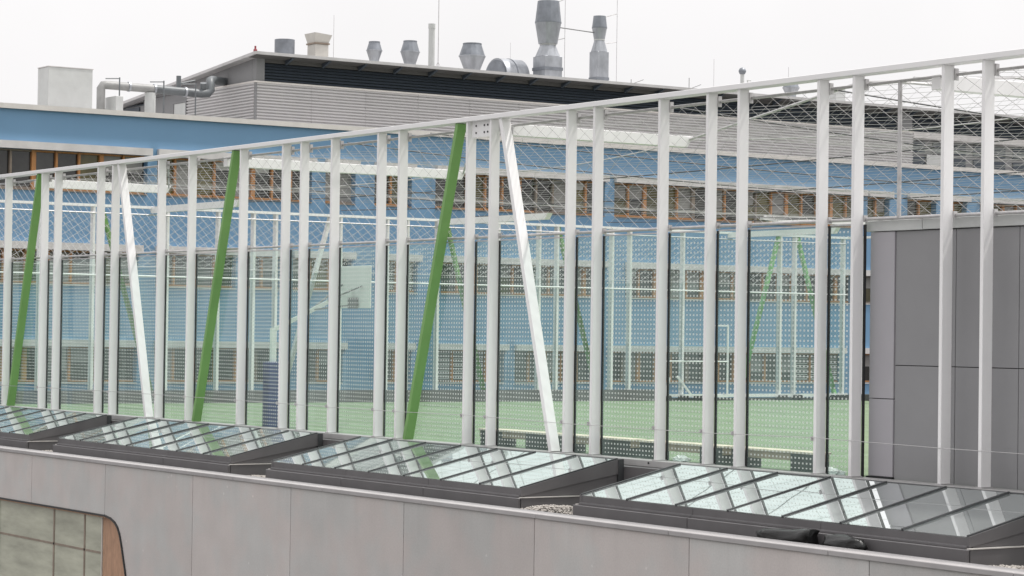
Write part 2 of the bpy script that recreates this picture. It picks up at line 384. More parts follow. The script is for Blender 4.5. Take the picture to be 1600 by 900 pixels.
# ------------------------------------------------------------------ skylights on the lower roof
def skylight(y1, label):
    y0 = y1-11.9; N_ = 7; st = 11.9/N_
    s = thing('skylight', label, 'skylight', (-2, (y0+y1)/2, -1.26), 'sloping glass skylights in a row below the fence')
    xt, zt, xb, zb = -.60, .03, -3.30, -.575
    nx, nz = (zt-zb), (xb-xt); l = math.hypot(nx, nz); n = (nx/l*-1, -nz/l)    # glass normal in x,z
    n = (-abs(nx)/l, abs(nz)/l)
    # curb of folded sheet, in lengths
    k = 3; seg = 11.9/k
    for i in range(k):
        a, b = y0+i*seg, y0+(i+1)*seg
        MB().box(-3.45, -3.36, a+.008 - (.1 if i == 0 else 0), b-.008 + (.1 if i == k-1 else 0), -1.26, -.78).build('base_panel', 'anth', s, bevel=.012)
        MB().prism([(-3.36, -.775), (-3.36, -.74), (-3.30, -.72), (-3.30, -.585), (-3.22, -.585), (-3.22, -.775)], 1, a+.006, b-.006).build('frame_front', 'anth', s)
    for yy, sg in ((y0, -1), (y1, 1)):
        MB().box(-3.35, -.46, yy+sg*.03, yy+sg*.10, -1.26, -.785).build('side_base', 'anth', s)
        MB().box(-3.36, -.46, yy+sg*.02, yy+sg*.115, -.784, -.765).build('side_ledge', 'trim', s)
        MB().prism([(-3.2, -.764), (-3.2, -.74), (-.62, -.25), (-.62, -.764)], 1, yy-sg*.03, yy+sg*.005).build('side_infill', 'anth', s)
        MB().prism([(-3.31, -.75), (-3.31, -.565), (-.6, .04), (-.6, -.30)], 1, yy-sg*.05, yy+sg*.03).build('side_frame', 'anth', s)
        MB().bar((xb, yy-sg*.02, zb+.015), (xt, yy-sg*.02, zt+.022), .05, .045).build('edge_bar', 'anth_dark', s)
    MB().box(-.60, -.45, y0-.05, y1+.05, -1.26, .045).build('head_frame', 'anth_dark', s)
    pane = None; mull = None
    for i in range(N_):
        a, b = y0+i*st, y0+(i+1)*st
        d = .010
        off = Vector((n[0]*d, 0, n[1]*d))
        if pane is None:
            p = [Vector((xb, a+.03, zb)), Vector((xt, a+.03, zt)), Vector((xt, b-.03, zt)), Vector((xb, b-.03, zb))]
            pane = MB().hexa([q-off for q in p]+[q+off for q in p]).build('pane', 'skyglass', s, at=(xb, a, zb))
        else: pane = twin(pane, s, (xb, a, zb))
        # each pane sits a hair off true so that reflections break from pane to pane
        pane.rotation_euler = (random.uniform(-.004, .004), random.uniform(-.004, .004), 0)
        if i:
            if mull is None: mull = MB().bar((xb-.01, a, zb+.012), (xt, a, zt+.02), .05, .045).build('glazing_bar', 'anth_dark', s, at=(xb, a, zb))
            else: mull = twin(mull, s, (xb, a, zb))
    return s
skylight(47.85, 'long glass skylight mostly cut off by the left picture edge, behind the arched window')
skylight(33.60, 'long glass skylight in front of the two left white posts and first green brace')
skylight(19.30, 'long glass skylight in the middle, reflecting the second green brace')
skylight(5.05, 'long glass skylight at the right, black bags lying below its front')
skylight(-9.20, 'long glass skylight beyond the right picture edge')
# roof drain boxes in the gaps
for y in (20.3, 6.1, 34.6):
    t = tag(MB().box(-.50, -.34, y-.35, y+.55, -.80, -.30).box(-.53, -.49, y-.25, y+.45, -.70, -.40, 1).build('roof_outlet', ['anth', 'gasket']),
        {20.3: 'dark grey outlet box between left and middle skylight', 6.1: 'dark grey outlet box between middle and right skylight', 34.6: 'dark grey outlet box left of the left skylight'}[y],
        'outlet box', 'outlet boxes on the kerb between the skylights')
# kerb under the fence
kb = thing('roof_kerb', 'dark grey clad kerb carrying the fence above the lower roof', 'kerb', (-.2, 18, -1.26))
for i in range(17):
    a = -15+i*4.05; MB().box(-.44, .28, a+.006, a+4.044, -1.26, -.125).build('kerb_panel', 'anth', kb)

# black bags lying behind the parapet
def bag(pts, label, hi):
    import bmesh
    bm = bmesh.new(); bmesh.ops.create_icosphere(bm, subdivisions=3, radius=1)
    (cx, cy, cz), (sx, sy, sz) = pts; rnd = random.Random(hi)
    ph = [rnd.uniform(0, 6) for _ in range(6)]
    for v in bm.verts:
        p = v.co.copy(); q = Vector((math.copysign(abs(p.x)**.6, p.x), math.copysign(abs(p.y)**.6, p.y), math.copysign(abs(p.z)**.7, p.z)))
        k = 1+.10*math.sin(5*p.x+ph[0])*math.sin(6*p.y+ph[1])+.08*math.sin(9*p.z+ph[2]+4*p.y)
        q *= k
        if hi == 3: q.z += .9*max(0, -p.y)**2 * (1 if p.z > 0 else .5)
        v.co = Vector((q.x*sx, q.y*sy, q.z*sz))
        if v.co.z < -sz*.7: v.co.z = -sz*.7
    me = bpy.data.meshes.new('plastic_bag'); bm.to_mesh(me); bm.free(); me.materials.append(M['bag'])
    for p in me.polygons: p.use_smooth = True
    o = bpy.data.objects.new('plastic_bag', me); COL.objects.link(o); o.location = (cx, cy, cz)
    tag(o, label, 'bag', 'black bags behind the parapet')
bag(((-3.70, -2.35, -.94), (.20, .80, .20)), 'crumpled black bag with one raised corner behind the parapet', 3)
bag(((-3.70, -4.0, -.94), (.18, .5, .19)), 'flat squarish black bag right of the crumpled one behind the parapet', 5)

# ------------------------------------------------------------------ near court fence
fence = thing('court_fence', 'tall white steel and glass court fence with green and white braces along the near side', 'fence', (0, 18, 0))
PY = [52.2, 49.0, 46.6, 43.2, 42.0, 38.36, 37.16, 33.59, 31.37, 27.84, 25.14, 24.02, 22.21, 19.61, 18.48, 15.05, 13.93, 10.49, 9.36, 6.76, 4.97, 3.85, 1.16, .04, -2.62, -3.75, -6.2, -9.6, -10.8]
PY = PY[1:]
pz = 8.42
post = None
for y in PY:
    if post is None: post = MB().box(.0, .27, y-.045, y+.045, .03, pz).build('post', 'white', fence, bevel=.006, at=(.14, y, 0))
    else: post = twin(post, fence, (.14, y, 0))
    MB().box(-.02, .29, y-.09, y+.09, .031, .055).build('foot_plate', 'steel', fence) if y < 35 else None
MB().box(-.05, .32, -11, 49.2, pz, 8.54).build('top_rail', 'white', fence, bevel=.008)
MB().box(-.06, .36, -14.5, 49.2, -.12, .03).build('base_rail', 'sill', fence, bevel=.008)
MB().path([(.33, 49, 5.42), (.33, -11, 5.42)], .035, 8).build('net_rail', 'steel', fence, smooth=True)
MB().path([(.33, 49, 8.24), (.33, -11, 8.24)], .035, 8).build('net_rail', 'steel', fence, smooth=True)
KIO = (.0, -8.9)       # the kiosk fills the fence between these
for i in range(len(PY)-1):
    a, b = PY[i], PY[i+1]
    if b < -9 or a > 0.05:
        c, d = a-.165, b+.075                                      # the print stops short of the pane's edges
        vs = [(x, y, z) for x in (.285, .305) for y in (a-.055, c, d, b+.03) for z in (.04, .10, 5.22, 5.30)]
        g = lambda ix, iy, iz: ix*16+iy*4+iz
        m = MB(); fs = []
        for iy in range(3):
            for iz in range(3):
                for ix in (0, 1): fs.append((g(ix, iy, iz), g(ix, iy+1, iz), g(ix, iy+1, iz+1), g(ix, iy, iz+1)))
        for k in range(3):
            fs += [(g(0, k, 0), g(1, k, 0), g(1, k+1, 0), g(0, k+1, 0)), (g(0, k, 3), g(1, k, 3), g(1, k+1, 3), g(0, k+1, 3)),
                   (g(0, 0, k), g(1, 0, k), g(1, 0, k+1), g(0, 0, k+1)), (g(0, 3, k), g(1, 3, k), g(1, 3, k+1), g(0, 3, k+1))]
        p = m.add(vs, fs).build('glass_pane', ['pane_y', 'pane_back', 'pane_edge', 'pane_plain'], fence)
        for f in p.data.polygons:
            f.material_index = 1 if f.normal.x > .5 else 2 if f.normal.x > -.5 else 0 if d < f.center.y + fence.location.y < c and .1 < f.center.z < 5.2 else 3
        MB().box(.275, .315, a-.10, a-.046, .04, 5.31).build('gasket', 'gasket', fence)
        MB().box(.28, .312, b+.05, a-.1, 5.305, 5.335).build('pane_top_rail', 'steel', fence)
    if a == .04: MB().box(.275, .315, a-.10, a-.046, .04, 5.31).build('gasket', 'gasket', fence)
    # clamps and net brackets
    for zz, hh in ((5.36, .14), (8.12, .24)): MB().box(.26, .36, a-.075, a-.045, zz, zz+hh).build('net_bracket', 'steel', fence)
    if 0.05 < a: MB().box(-.045, .02, a+.046, a+.075, .74, .83).build('clamp', 'steel', fence)
MB().path([(-.03, y, .78 + .03*math.sin(y)) for y in (49, 40, 33.6, 27.8, 22.2, 18.5, 15, 10.5, 5, 1.2, -2.6, -8, -11)], .007, 5).build('safety_cable', 'steel', fence)
# wire net above the glass: crossing wires bay by bay
def net_bay(y0, y1, z0, z1, xx, parent, slope=.62, pit=.52, r1=.0068, r2=.0032):
    m = MB(); H = z1-z0
    for sg, r in ((1, r1), (-1, r2)):
        c = -int((H/slope)/pit+2)*pit + (random.random()*.02)
        while c < (y1-y0)+H/slope+pit:
            # wire: y = c + sg*t/slope ... clipped to the bay
            pts = []
            ya, yb = c, c - sg*0
            y_at = lambda z: (c + (z-z0)/slope) if sg > 0 else (c - (z-z0)/slope)
            zlo, zhi = z0, z1
            if sg > 0:
                zlo = max(z0, z0+(0-c)*slope); zhi = min(z1, z0+((y1-y0)-c)*slope)
            else:
                zlo = max(z0, z0+(c-(y1-y0))*slope); zhi = min(z1, z0+c*slope)
            if zhi-zlo > .02:
                q = [(xx+sg*.006, y0+y_at(z)+random.uniform(-.012, .012), z) for z in (zlo, (zlo+zhi)/2, zhi)]
                m.path(q, r, 3, cap=False)
            c += pit
    return tag(m.build('net', 'wire', parent), kind='stuff')
for i in range(len(PY)-1): net_bay(PY[i+1]+.05, PY[i]-.05, 5.42, 8.24, .33, fence)
# braces in the fence plane
def brace(ytop, ybot, key, label, x=.14, zt=8.42, ww=.13, dd=.27):
    d = Vector((0, ybot-ytop, -zt)).normalized()
    tag(MB().bar((x, ytop, zt), (x, ybot, .03), dd, ww, up=d.cross(Vector((1, 0, 0)))).build('brace', key, fence, bevel=.006), label)
for yt, yb, key in ((36.75, 34.3, 'white'), (28.35, 30.85, 'green'), (15.55, 18.02, 'green'), (13.5, 11.05, 'white'), (43.6, 46.1, 'green')):
    brace(yt, yb, key, 'leaning %s brace' % key)
MB().box(.10, .13, 14.5, 14.95, 8.0, 8.42).box(.10, .13, 14.04, 14.5, 8.0, 8.42).build('gusset_plate', 'white', fence)
bolt = None
for y in (14.2, 14.36, 14.75):
    for z in (8.12, 8.30):
        if bolt is None: bolt = MB().path([(.085, y, z), (.10, y, z)], .028, 6).build('bolt', 'gasket', fence, at=(.09, y, z))
        else: bolt = twin(bolt, fence, (.09, y, z))
foot = None
for y in PY:
    if foot is None: foot = MB().path([(-.075, y+.16, -.03), (-.055, y+.16, -.03)], .028, 6).build('bolt', 'gasket', fence, at=(-.06, y+.16, -.03))
    else: foot = twin(foot, fence, (-.06, y+.16, -.03))
# roof beams reaching in over the court, each with a tapered tip
def beam_x(y, x0, x1, z0=7.98, z1=8.28):
    MB().prism([(x0, z0), (x0, z1), (x1, z1), (x1-.18, z0)], 1, y-.13, y+.13).build('roof_beam', 'white', fence, bevel=.008)
for y, x1 in ((44.5, 5.65), (29.43, 9.1), (13.45, 6.1), (-2.1, 6.5)): beam_x(y, .30, x1)
tips = [(5.6, 44.5, 8.2), (9.05, 29.43, 8.2), (6.05, 13.45, 8.2), (6.4, -2.1, 8.2)]
def sagged(p, q, sag, n=10):
    p, q = Vector(p), Vector(q); return [p.lerp(q, i/n) - Vector((0, 0, sag*4*(i/n)*(1-i/n))) for i in range(n+1)]
for a, b in zip(tips[:-1], tips[1:]): MB().path(sagged(a, b, .25), .016, 5).build('ridge_cable', 'steel', fence)
for p, q in ((tips[2], (.3, .05, 8.32)), (tips[1], (.3, 15.0, 8.32)), (tips[0], (.3, 33.5, 8.32))):
    MB().path([p, q], .032, 6).build('roof_tie', 'steel', fence)
MB().path([(.33, -1.02, 5.42), (.33, -1.02, 8.26)], .045, 8).build('net_pole', 'steel', fence, smooth=True)
MB().path([(.33, -1.02, 8.22), (5.5, -1.4, 8.22)], .035, 6).build('roof_tie', 'steel', fence)
MB().path([(.33, .1, 8.3), (2.4, -2.2, 8.36), (6.4, -2.1, 8.3)], .03, 6).build('roof_tie', 'steel', fence)
# net over the court
m = MB()
def zroof(x, y):                                              # laid over the beams, sagging between them
    k = abs(math.sin(math.pi*(y-13.45)/15.6)); return 8.345 - .30*k - .22*k*math.sin(math.pi*min(1, max(0, x/43)))
def clipline(c, sg):
    pts = []
    for i in range(25):
        x = .4+i*(42.6/24); y = c+sg*x*1.55
        if -11 <= y <= 48.9: pts.append((x, y, zroof(x, y)+random.uniform(-.015, .015)))
        elif pts: break
    return pts
for sg in (1, -1):
    c = -80
    while c < 120:
        p = clipline(c, sg)
        if len(p) > 1: m.path(p, .005, 3, cap=False)
        c += 1.3
tag(m.build('roof_net', 'wiregrey', fence), kind='stuff')
lines = [((.4, y, 8.3), (43, y+.6, 8.2), .5+.12*(k % 3)) for k, y in enumerate((-6, 1.5, 7, 17.5, 22, 33.5, 38.5))]
lines += [((x, -10, 8.2), (x, 48.9, 7.9), .4+.1*(k % 2)) for k, x in enumerate((9, 15.5, 22, 29, 36))]
for p, q, sg in lines:
    MB().path(sagged(p, q, sg, 16), .017, 4).build('net_cable', 'wiredark', fence)

# ------------------------------------------------------------------ far end fence
far = thing('end_fence', 'pale green tinted far end fence of the court with posts, glass and braces', 'fence', (20, 49, 0))
PX = [.3, 2.4, 4.59, 7.74, 9.98, 11.56, 12.57, 15.57, 17.81, 18.8, 20.29, 23.36, 25.49, 26.44, 29.4, 30.39, 33.37, 34.85, 39.07, 39.96, 42.96]
post = None
for x in PX:
    if post is None: post = MB().box(x-.05, x+.05, 48.95, 49.22, .0, 7.62).build('post', 'white', far, at=(x, 49.1, 0))
    else: post = twin(post, far, (x, 49.1, 0))
MB().box(0, 43.2, 48.92, 49.26, 7.62, 7.72).build('top_rail', 'white', far)
for z in (7.38, 5.35): MB().path([(.2, 48.9, z), (43, 48.9, z)], .03 if z > 6 else .012, 6).build('net_rail', 'steel', far)
MB().path([(.2, 48.88, 4.98), (43, 48.88, 4.98)], .035, 6).build('hand_rail', 'white', far)
for a, b in zip(PX[:-1], PX[1:]):
    p = MB().box(a+.06, b-.06, 49.0, 49.02, .5, 5.3).build('glass_pane', ['pane_x', 'pane_back', 'pane_edge'], far)
    for f in p.data.polygons: f.material_index = 0 if f.normal.y < -.5 else 1 if f.normal.y > .5 else 2
MB().box(.2, 31.9, 48.9, 49.25, -.02, .50).build('kerb', 'anth', far)
MB().box(31.9, 43.2, 48.9, 49.02, .16, .30).build('bottom_rail', 'white', far)
MB().box(31.9, 43.2, 49.05, 49.25, -.02, .12).build('kerb', 'anth', far)
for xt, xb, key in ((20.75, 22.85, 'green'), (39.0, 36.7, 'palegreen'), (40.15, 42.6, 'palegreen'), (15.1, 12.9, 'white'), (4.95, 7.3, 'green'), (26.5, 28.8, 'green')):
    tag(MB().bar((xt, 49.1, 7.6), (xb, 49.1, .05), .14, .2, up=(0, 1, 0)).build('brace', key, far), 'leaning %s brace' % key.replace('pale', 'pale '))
for x, y1 in ((7.1, 41.5), (20.3, 40.7), (36, 41.5)):
    MB().prism([(49, 7.45), (49, 7.7), (y1, 7.7), (y1+.2, 7.45)], 0, x-.12, x+.12).build('roof_beam', 'white', far)
m = MB()
for a, b in zip(PX[:-1], PX[1:]):
    for sg in (1, -1):
        c = -4
        while c < b-a+4:
            q = []
            for z in (5.35, 7.38):
                q.append((a+c+sg*(z-5.35)/.62, z))
            (xa, za), (xb_, zb_) = q
            lo, hi = a+.05, b-.05
            def cut(xx, x1, z1, x2, z2): return z1+(xx-x1)*(z2-z1)/(x2-x1)
            p1, p2 = (xa, za), (xb_, zb_)
            if p1[0] > p2[0]: p1, p2 = p2, p1
            if p2[0] > lo and p1[0] < hi:
                s = (max(p1[0], lo), cut(max(p1[0], lo), *p1, *p2)); e = (min(p2[0], hi), cut(min(p2[0], hi), *p1, *p2))
                m.path([(s[0], 48.9, s[1]), (e[0], 48.9, e[1])], .007, 3, cap=False)
            c += .5
tag(m.build('net', 'wire', far), kind='stuff')
# rolling gate in the end fence
for x0, x1, z1 in ((34.9, 35.88, 3.45),):
    MB().box(x0, x1, 48.80, 48.87, z1-.07, z1).box(x1-.07, x1, 48.80, 48.87, .15, z1-.075).box(x0, x0+.07, 48.80, 48.87, .15, z1-.075).box(x0+.075, x1-.075, 48.8, 48.87, .15, .25).build('gate_frame', 'white', far)
MB().path([(32.3, 48.8, 1.78), (35.8, 48.8, 1.78)], .035, 6).build('push_bar', 'white', far)
cs = None
for x in (32.1, 33.1, 34.0, 38.9, 39.8, 42.1, 42.7):
    if cs is None: cs = MB().path([(x, 48.66, .12), (x, 48.80, .12)], .13, 10).path([(x+.32, 48.66, .12), (x+.32, 48.8, .12)], .13, 10).build('caster', 'rubber', far, at=(x, 48.7, 0))
    else: cs = twin(cs, far, (x, 48.7, 0))
MB().bar((32.85, 48.7, 1.1), (33.6, 48.6, .25), .09, .09).bar((32.4, 48.7, 1.05), (32.15, 48.6, .25), .09, .09).bar((33.2, 48.6, .27), (34.2, 48.6, .27), .08, .08).build('gate_stay', 'white', far)
MB().path([(32.12, 48.75, .2), (32.12, 48.75, 5.3)], .04, 6).build('gate_post', 'white', far)

# far side fence (only glimpsed at the corner)
sf = thing('side_fence', 'white far side fence of the court behind the grey kiosk', 'fence', (43.3, 20, 0))
post = None
for i in range(19):
    y = 48.2-i*3.2
    if post is None: post = MB().box(43.2, 43.45, y-.05, y+.05, 0, 7.62).build('post', 'white', sf, at=(43.3, y, 0))
    else: post = twin(post, sf, (43.3, y, 0))
MB().box(43.15, 43.5, -10, 49.3, 7.625, 7.73).build('top_rail', 'white', sf)
MB().prism([(43.2, 8.05), (43.2, 8.32), (35.0, 8.32), (34.6, 8.22), (34.6, 8.12), (35.0, 8.05)], 1, 44.9, 45.12).build('roof_beam', 'white', sf)
MB().box(43.15, 43.5, -10, 48.8, -.02, .3).build('kerb', 'anth', sf)

# ------------------------------------------------------------------ kiosk
kio = thing('court_kiosk', 'grey panelled kiosk standing behind the right fence posts', 'kiosk', (2, -4, 0))
KX = .45
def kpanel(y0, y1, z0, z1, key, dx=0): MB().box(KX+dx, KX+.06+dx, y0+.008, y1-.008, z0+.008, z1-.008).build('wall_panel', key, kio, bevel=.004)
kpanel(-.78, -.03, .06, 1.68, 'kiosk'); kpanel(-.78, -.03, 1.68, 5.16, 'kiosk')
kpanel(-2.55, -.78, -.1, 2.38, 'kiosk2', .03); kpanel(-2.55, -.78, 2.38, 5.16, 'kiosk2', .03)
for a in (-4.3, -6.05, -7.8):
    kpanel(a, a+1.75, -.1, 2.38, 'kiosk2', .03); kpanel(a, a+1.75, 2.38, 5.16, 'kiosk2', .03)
MB().box(KX+.09, 3.6, -7.8, -.035, 0, 5.16).build('kiosk_body', 'gasket', kio)
MB().box(KX-.04, 3.7, -1.62, .10, 5.165, 5.385).build('roof_edge', 'palegrey', kio, bevel=.008)
MB().box(KX-.035, 3.7, -7.9, -1.63, 5.17, 5.39).build('roof_edge', 'palegrey', kio, bevel=.008)
MB().box(KX-.05, KX+.05, -.8, -.02, .01, .06).build('plinth', 'gasket', kio)

# ------------------------------------------------------------------ benches
def bench(y1, y0, label, legs):
    b = thing('bench', label, 'bench', (.75, (y0+y1)/2, 0), 'low benches in a row inside the fence')
    MB().box(.50, 1.0, y0, y1, .40, .45).build('seat', 'bench_top', b, bevel=.008)
    MB().box(.54, .96, y0+.03, y1-.03, .24, .398).build('apron', 'bench_apron', b)
    for a, c in legs: MB().box(.52, .98, a, c, 0, .396).build('leg', 'bench_leg', b)
bench(4.65, 1.75, 'right bench of the row, its end standing free near the kiosk', [(4.1, 4.6), (1.8, 2.55)])
bench(8.1, 4.9, 'second bench from the kiosk in the row inside the fence', [(7.5, 8.05), (4.95, 5.75)])
bench(11.55, 8.4, 'third bench from the kiosk, right of the white brace foot', [(10.9, 11.5), (8.45, 9.6)])
bench(15.1, 11.9, 'left bench of the row, behind the foot of the white brace', [(14.0, 15.0), (11.95, 12.9)])
def cloth(x, y, sx, sy, label, seed):
    import bmesh
    rnd = random.Random(seed); bm = bmesh.new(); bmesh.ops.create_icosphere(bm, subdivisions=3, radius=1)
    from mathutils import noise as mnoise
    for v in bm.verts:
        k = 1 + .55*mnoise.noise(v.co*2.3 + Vector((seed, 0, 0))) + .25*mnoise.noise(v.co*5.1 + Vector((0, seed, 0)))
        v.co = Vector((v.co.x*k*sx, v.co.y*k*sy, max(-.06, v.co.z*k*.10)))
    me = bpy.data.meshes.new('cloth'); bm.to_mesh(me); bm.free(); me.materials.append(M['white'])
    o = bpy.data.objects.new('cloth', me); COL.objects.link(o); o.location = (x, y, .062); tag(o, label, 'cloth', 'white cloths lying behind the glass')
cloth(.42, 6.3, .09, .30, 'crumpled white cloth lying by the second bench', 3)
cloth(.42, 1.1, .09, .42, 'crumpled white cloth lying right of the right bench end', 8)

# ------------------------------------------------------------------ basketball hoop
bb = thing('basketball_hoop', 'basketball hoop with navy padded pole and pale backboard seen from behind', 'basketball hoop', (.62, 26.7, 0))
MB().box(.38, .78, 26.5, 26.9, 0, 1.98).build('pole_pad', 'navy', bb, bevel=.03)
MB().box(.53, .67, 26.64, 26.76, 1.98, 3.0).build('pole', 'board', bb)
MB().box(3.0, 3.05, 25.05, 27.1, 3.63, 4.92).build('backboard', 'board', bb, bevel=.01)
MB().bar((.6, 26.7, 2.92), (2.95, 26.05, 4.2), .10, .12).build('boom', 'board', bb)
MB().bar((1.7, 26.4, 3.55), (2.98, 25.7, 3.75), .05, .05).bar((1.7, 26.4, 3.55), (2.98, 26.7, 4.35), .04, .04).bar((2.2, 26.2, 3.85), (2.98, 25.5, 4.3), .04, .04).build('strut', 'plant', bb)
MB().box(2.86, 2.995, 25.75, 26.15, 3.62, 3.95).build('ring_mount', 'plant', bb)
MB().path([(3.35+.225*math.cos(t*math.pi/8), 26.05+.225*math.sin(t*math.pi/8), 3.85) for t in range(17)], .015, 5).build('ring', 'red', bb)

# ------------------------------------------------------------------ blue school building
sch = thing('school_building', 'long blue rendered school building with rows of orange framed windows behind the court', 'building', (35, 60, -12))
X0, X1, YF = -8, 84, 60.0
rows = [(8.85, 10.55), (4.80, 6.28), (.55, 2.10)]
zs = [(-12, .55), (2.10, 4.80), (6.28, 8.85), (10.55, 12.24)]
for z0, z1 in zs: MB().box(X0, X1, YF, YF+.6, z0, z1).build('wall', 'blue', sch)
MB().box(X0, X1, YF+.62, YF+26, -12, 12.1).build('building_core', 'soffit', sch)
MB().box(X0, X1, YF-.16, YF+.62, 12.243, 12.46).build('roof_trim', 'trim', sch)
MB().box(X0, X1, YF+.622, YF+26, 12.1, 12.2).build('roof_deck', 'roofsheet', sch)
piers = [[(11.97, 12.44), (20.24, 20.95), (22.55, 23.58), (25.62, 26.93), (36.86, 37.45), (53.98, 54.28), (55.86, 57.17), (59.3, 60.0), (61.6, 62.6)],
         [(11.6, 12.44), (16.4, 16.9), (18.75, 19.3), (22.4, 23.9), (26.0, 27.3), (36.9, 38.2), (53.3, 53.98), (59.3, 60.0)],
         [(11.6, 12.44), (18.6, 19.6), (22.0, 24.1), (25.7, 27.2), (31.0, 31.6), (36.4, 37.2), (52.6, 53.4), (59.3, 60.0)]]
# base objects shared by all windows
MOD = 1.035; XA = 38.13
frames, panes = {}, {}
def win_mesh(wide, key, pane_key, z0, z1, wdt, at):
    k = (wide, key, z0, round(wdt, 2))
    x, y, z = at
    if k not in frames:
        m = MB(); hw = .10 if wide else .05
        m.box(x-hw, x+hw, YF+.24, YF+.40, z0+.02, z1)
        m.box(x+hw+.001, x+wdt-hw, YF+.27, YF+.38, z0+.02, z0+.10); m.box(x+hw+.001, x+wdt-hw, YF+.27, YF+.38, z1-.08, z1)
        frames[k] = f = m.build('window', key, sch, at=at)
    else: f = twin(frames[k], sch, at)
    pk = (pane_key, z0, round(wdt, 2))
    if pk not in panes:
        panes[pk] = p = MB().box(x+.03, x+wdt-.03, YF+.39, YF+.41, z0+.02, z1).build('pane', pane_key, f, at=at)
        p.location = (0, 0, 0)
    else:
        p = panes[pk].copy(); COL.objects.link(p); p.parent = f; p.location = (0, 0, 0)
    return f
blind = {}
for ri, (z0, z1) in enumerate(rows):
    ps = [(X0, X0)]+piers[ri]+[(X1, X1)]
    for a, b in piers[ri]: MB().box(a, b, YF+.002, YF+.6, z0, z1).build('pier', 'blue', sch)
    for (a0, a1), (b0, b1) in zip(ps[:-1], ps[1:]):
        g0, g1 = a1, b0
        lh = (.32, .31, .30)[ri]
        MB().box(g0-.02, g1+.15, YF-.22, YF-.003, z1, z1+lh).build('ledge', 'ledge', sch)
        MB().box(g0+.02, g1-.02, YF-.06, YF+.30, z0-.05, z0-.002).build('sill', 'trim' if ri else 'woodgrey', sch)
        n = max(1, round((g1-g0)/MOD)); wdt = (g1-g0)/n
        for i in range(n):
            r = random.random()
            pk = 'wingl' if r < .62 else 'olive' if r < .80 else 'blind' if r < .9 else 'wingl'
            if ri == 0 and g0+i*wdt > 45 and random.random() < .6: pk = 'olive'
            if ri == 0 and abs(g0+i*wdt-13.6) < .6: pk = 'blind'
            if ri == 0 and abs(g0+i*wdt-21.4) < .6: pk = 'blind'
            key = 'wood' if random.random() < .80 else 'woodgrey'
            f = win_mesh((i % 3) == 2, key, pk, z0, z1, wdt, (g0+i*wdt+.02, YF, z0))
            if pk != 'blind' and random.random() < .30:
                lv = random.choice((.25, .45, .7)); bk = ('r', ri, round(wdt, 2), lv)
                if bk not in blind:
                    blind[bk] = MB().box(g0+i*wdt+.14, g0+(i+1)*wdt-.1, YF+.345, YF+.365, z1-.08-(z1-z0-.2)*lv, z1-.085).build('roller_blind', 'blindw' if lv < .4 else 'blind', f, at=(g0+i*wdt+.02, YF, z0)); blind[bk].location = (0, 0, 0)
                else:
                    c = blind[bk].copy(); COL.objects.link(c); c.parent = f; c.location = (0, 0, 0)
            if ri == 2 and (27.2 <= g0+i*wdt < 29.3 or 49.5 < g0+i*wdt < 52) or (ri == 1 and 23.8 < g0+i*wdt < 25):
                bk = (ri, round(wdt, 2))
                if bk not in blind:
                    m = MB()
                    for k in range(12): m.box(g0+i*wdt+.14, g0+(i+1)*wdt-.1, YF+.30, YF+.36, z0+.15+k*.118, z0+.22+k*.118)
                    blind[bk] = m.build('blind', 'blindw', f, at=(g0+i*wdt+.02, YF, z0)); blind[bk].location = (0, 0, 0)
                else:
                    c = blind[bk].copy(); COL.objects.link(c); c.parent = f; c.location = (0, 0, 0)

# ------------------------------------------------------------------ plant room on its roof
pr = thing('plant_room', 'grey louvred rooftop plant room with overhanging roof on the blue building', 'building', (45, 70, 12.2))
PX0, PX1 = 19.34, 61.2
def ribs(ax, a0, a1, face, z0, z1, pitch, dep, key, name, sgn=-1, parent=None):
    poly = []; z = z0
    while z < z1-.01:
        poly += [(face, z), (face+sgn*dep, z+pitch*.28), (face+sgn*dep, z+pitch*.68), (face, z+pitch*.92)]; z += pitch
    poly += [(face-sgn*.05, z), (face-sgn*.05, z0)]
    if ax == 0: pl = [(p[0], p[1]) for p in poly]
    m = MB(); m.prism(poly, ax, a0, a1)
    return tag(m.build(name, key, parent or pr), kind='stuff')
nseg = 14; sw = (PX1-PX0)/nseg
for i in range(nseg): ribs(0, PX0+i*sw+.006, PX0+(i+1)*sw-.006, 64.0, 12.2, 14.55, .145, .08, 'clad', 'cladding')
ribs(1, 64.03, 71.2, PX0, 12.2, 14.55, .145, .08, 'clad', 'cladding')
MB().box(PX0-.10, PX1, 63.88, 64.05, 14.62, 14.70).box(PX0-.10, PX0+.02, 64.06, 71.3, 14.62, 14.70).build('cladding_trim', 'trim', pr)
MB().box(PX0-.07, PX0+.03, 63.90, 63.99, 12.2, 14.615).build('corner_trim', 'plant', pr)
m = MB()
z = 14.72
while z < 15.55:
    m.prism([(64.10, z), (63.98, z+.02), (64.08, z+.125), (64.12, z+.125)], 0, PX0+.46, PX1+16); z += .145
tag(m.build('louvre', 'louvre', pr), kind='stuff')
MB().box(PX0+.02, PX0+.45, 63.97, 64.4, 14.705, 15.9).build('corner_panel', 'plant', pr)
MB().box(PX0+.45, PX1+16, 64.0, 64.3, 15.60, 15.95).build('louvre_head', 'soffit', pr)
MB().box(PX0+.1, PX1, 64.14, 80, 12.2, 14.5).build('plant_core', 'louvre', pr)
MB().box(PX0+.46, PX1+16, 64.15, 66, 14.5, 15.75).build('louvre_back', 'gasket', pr)
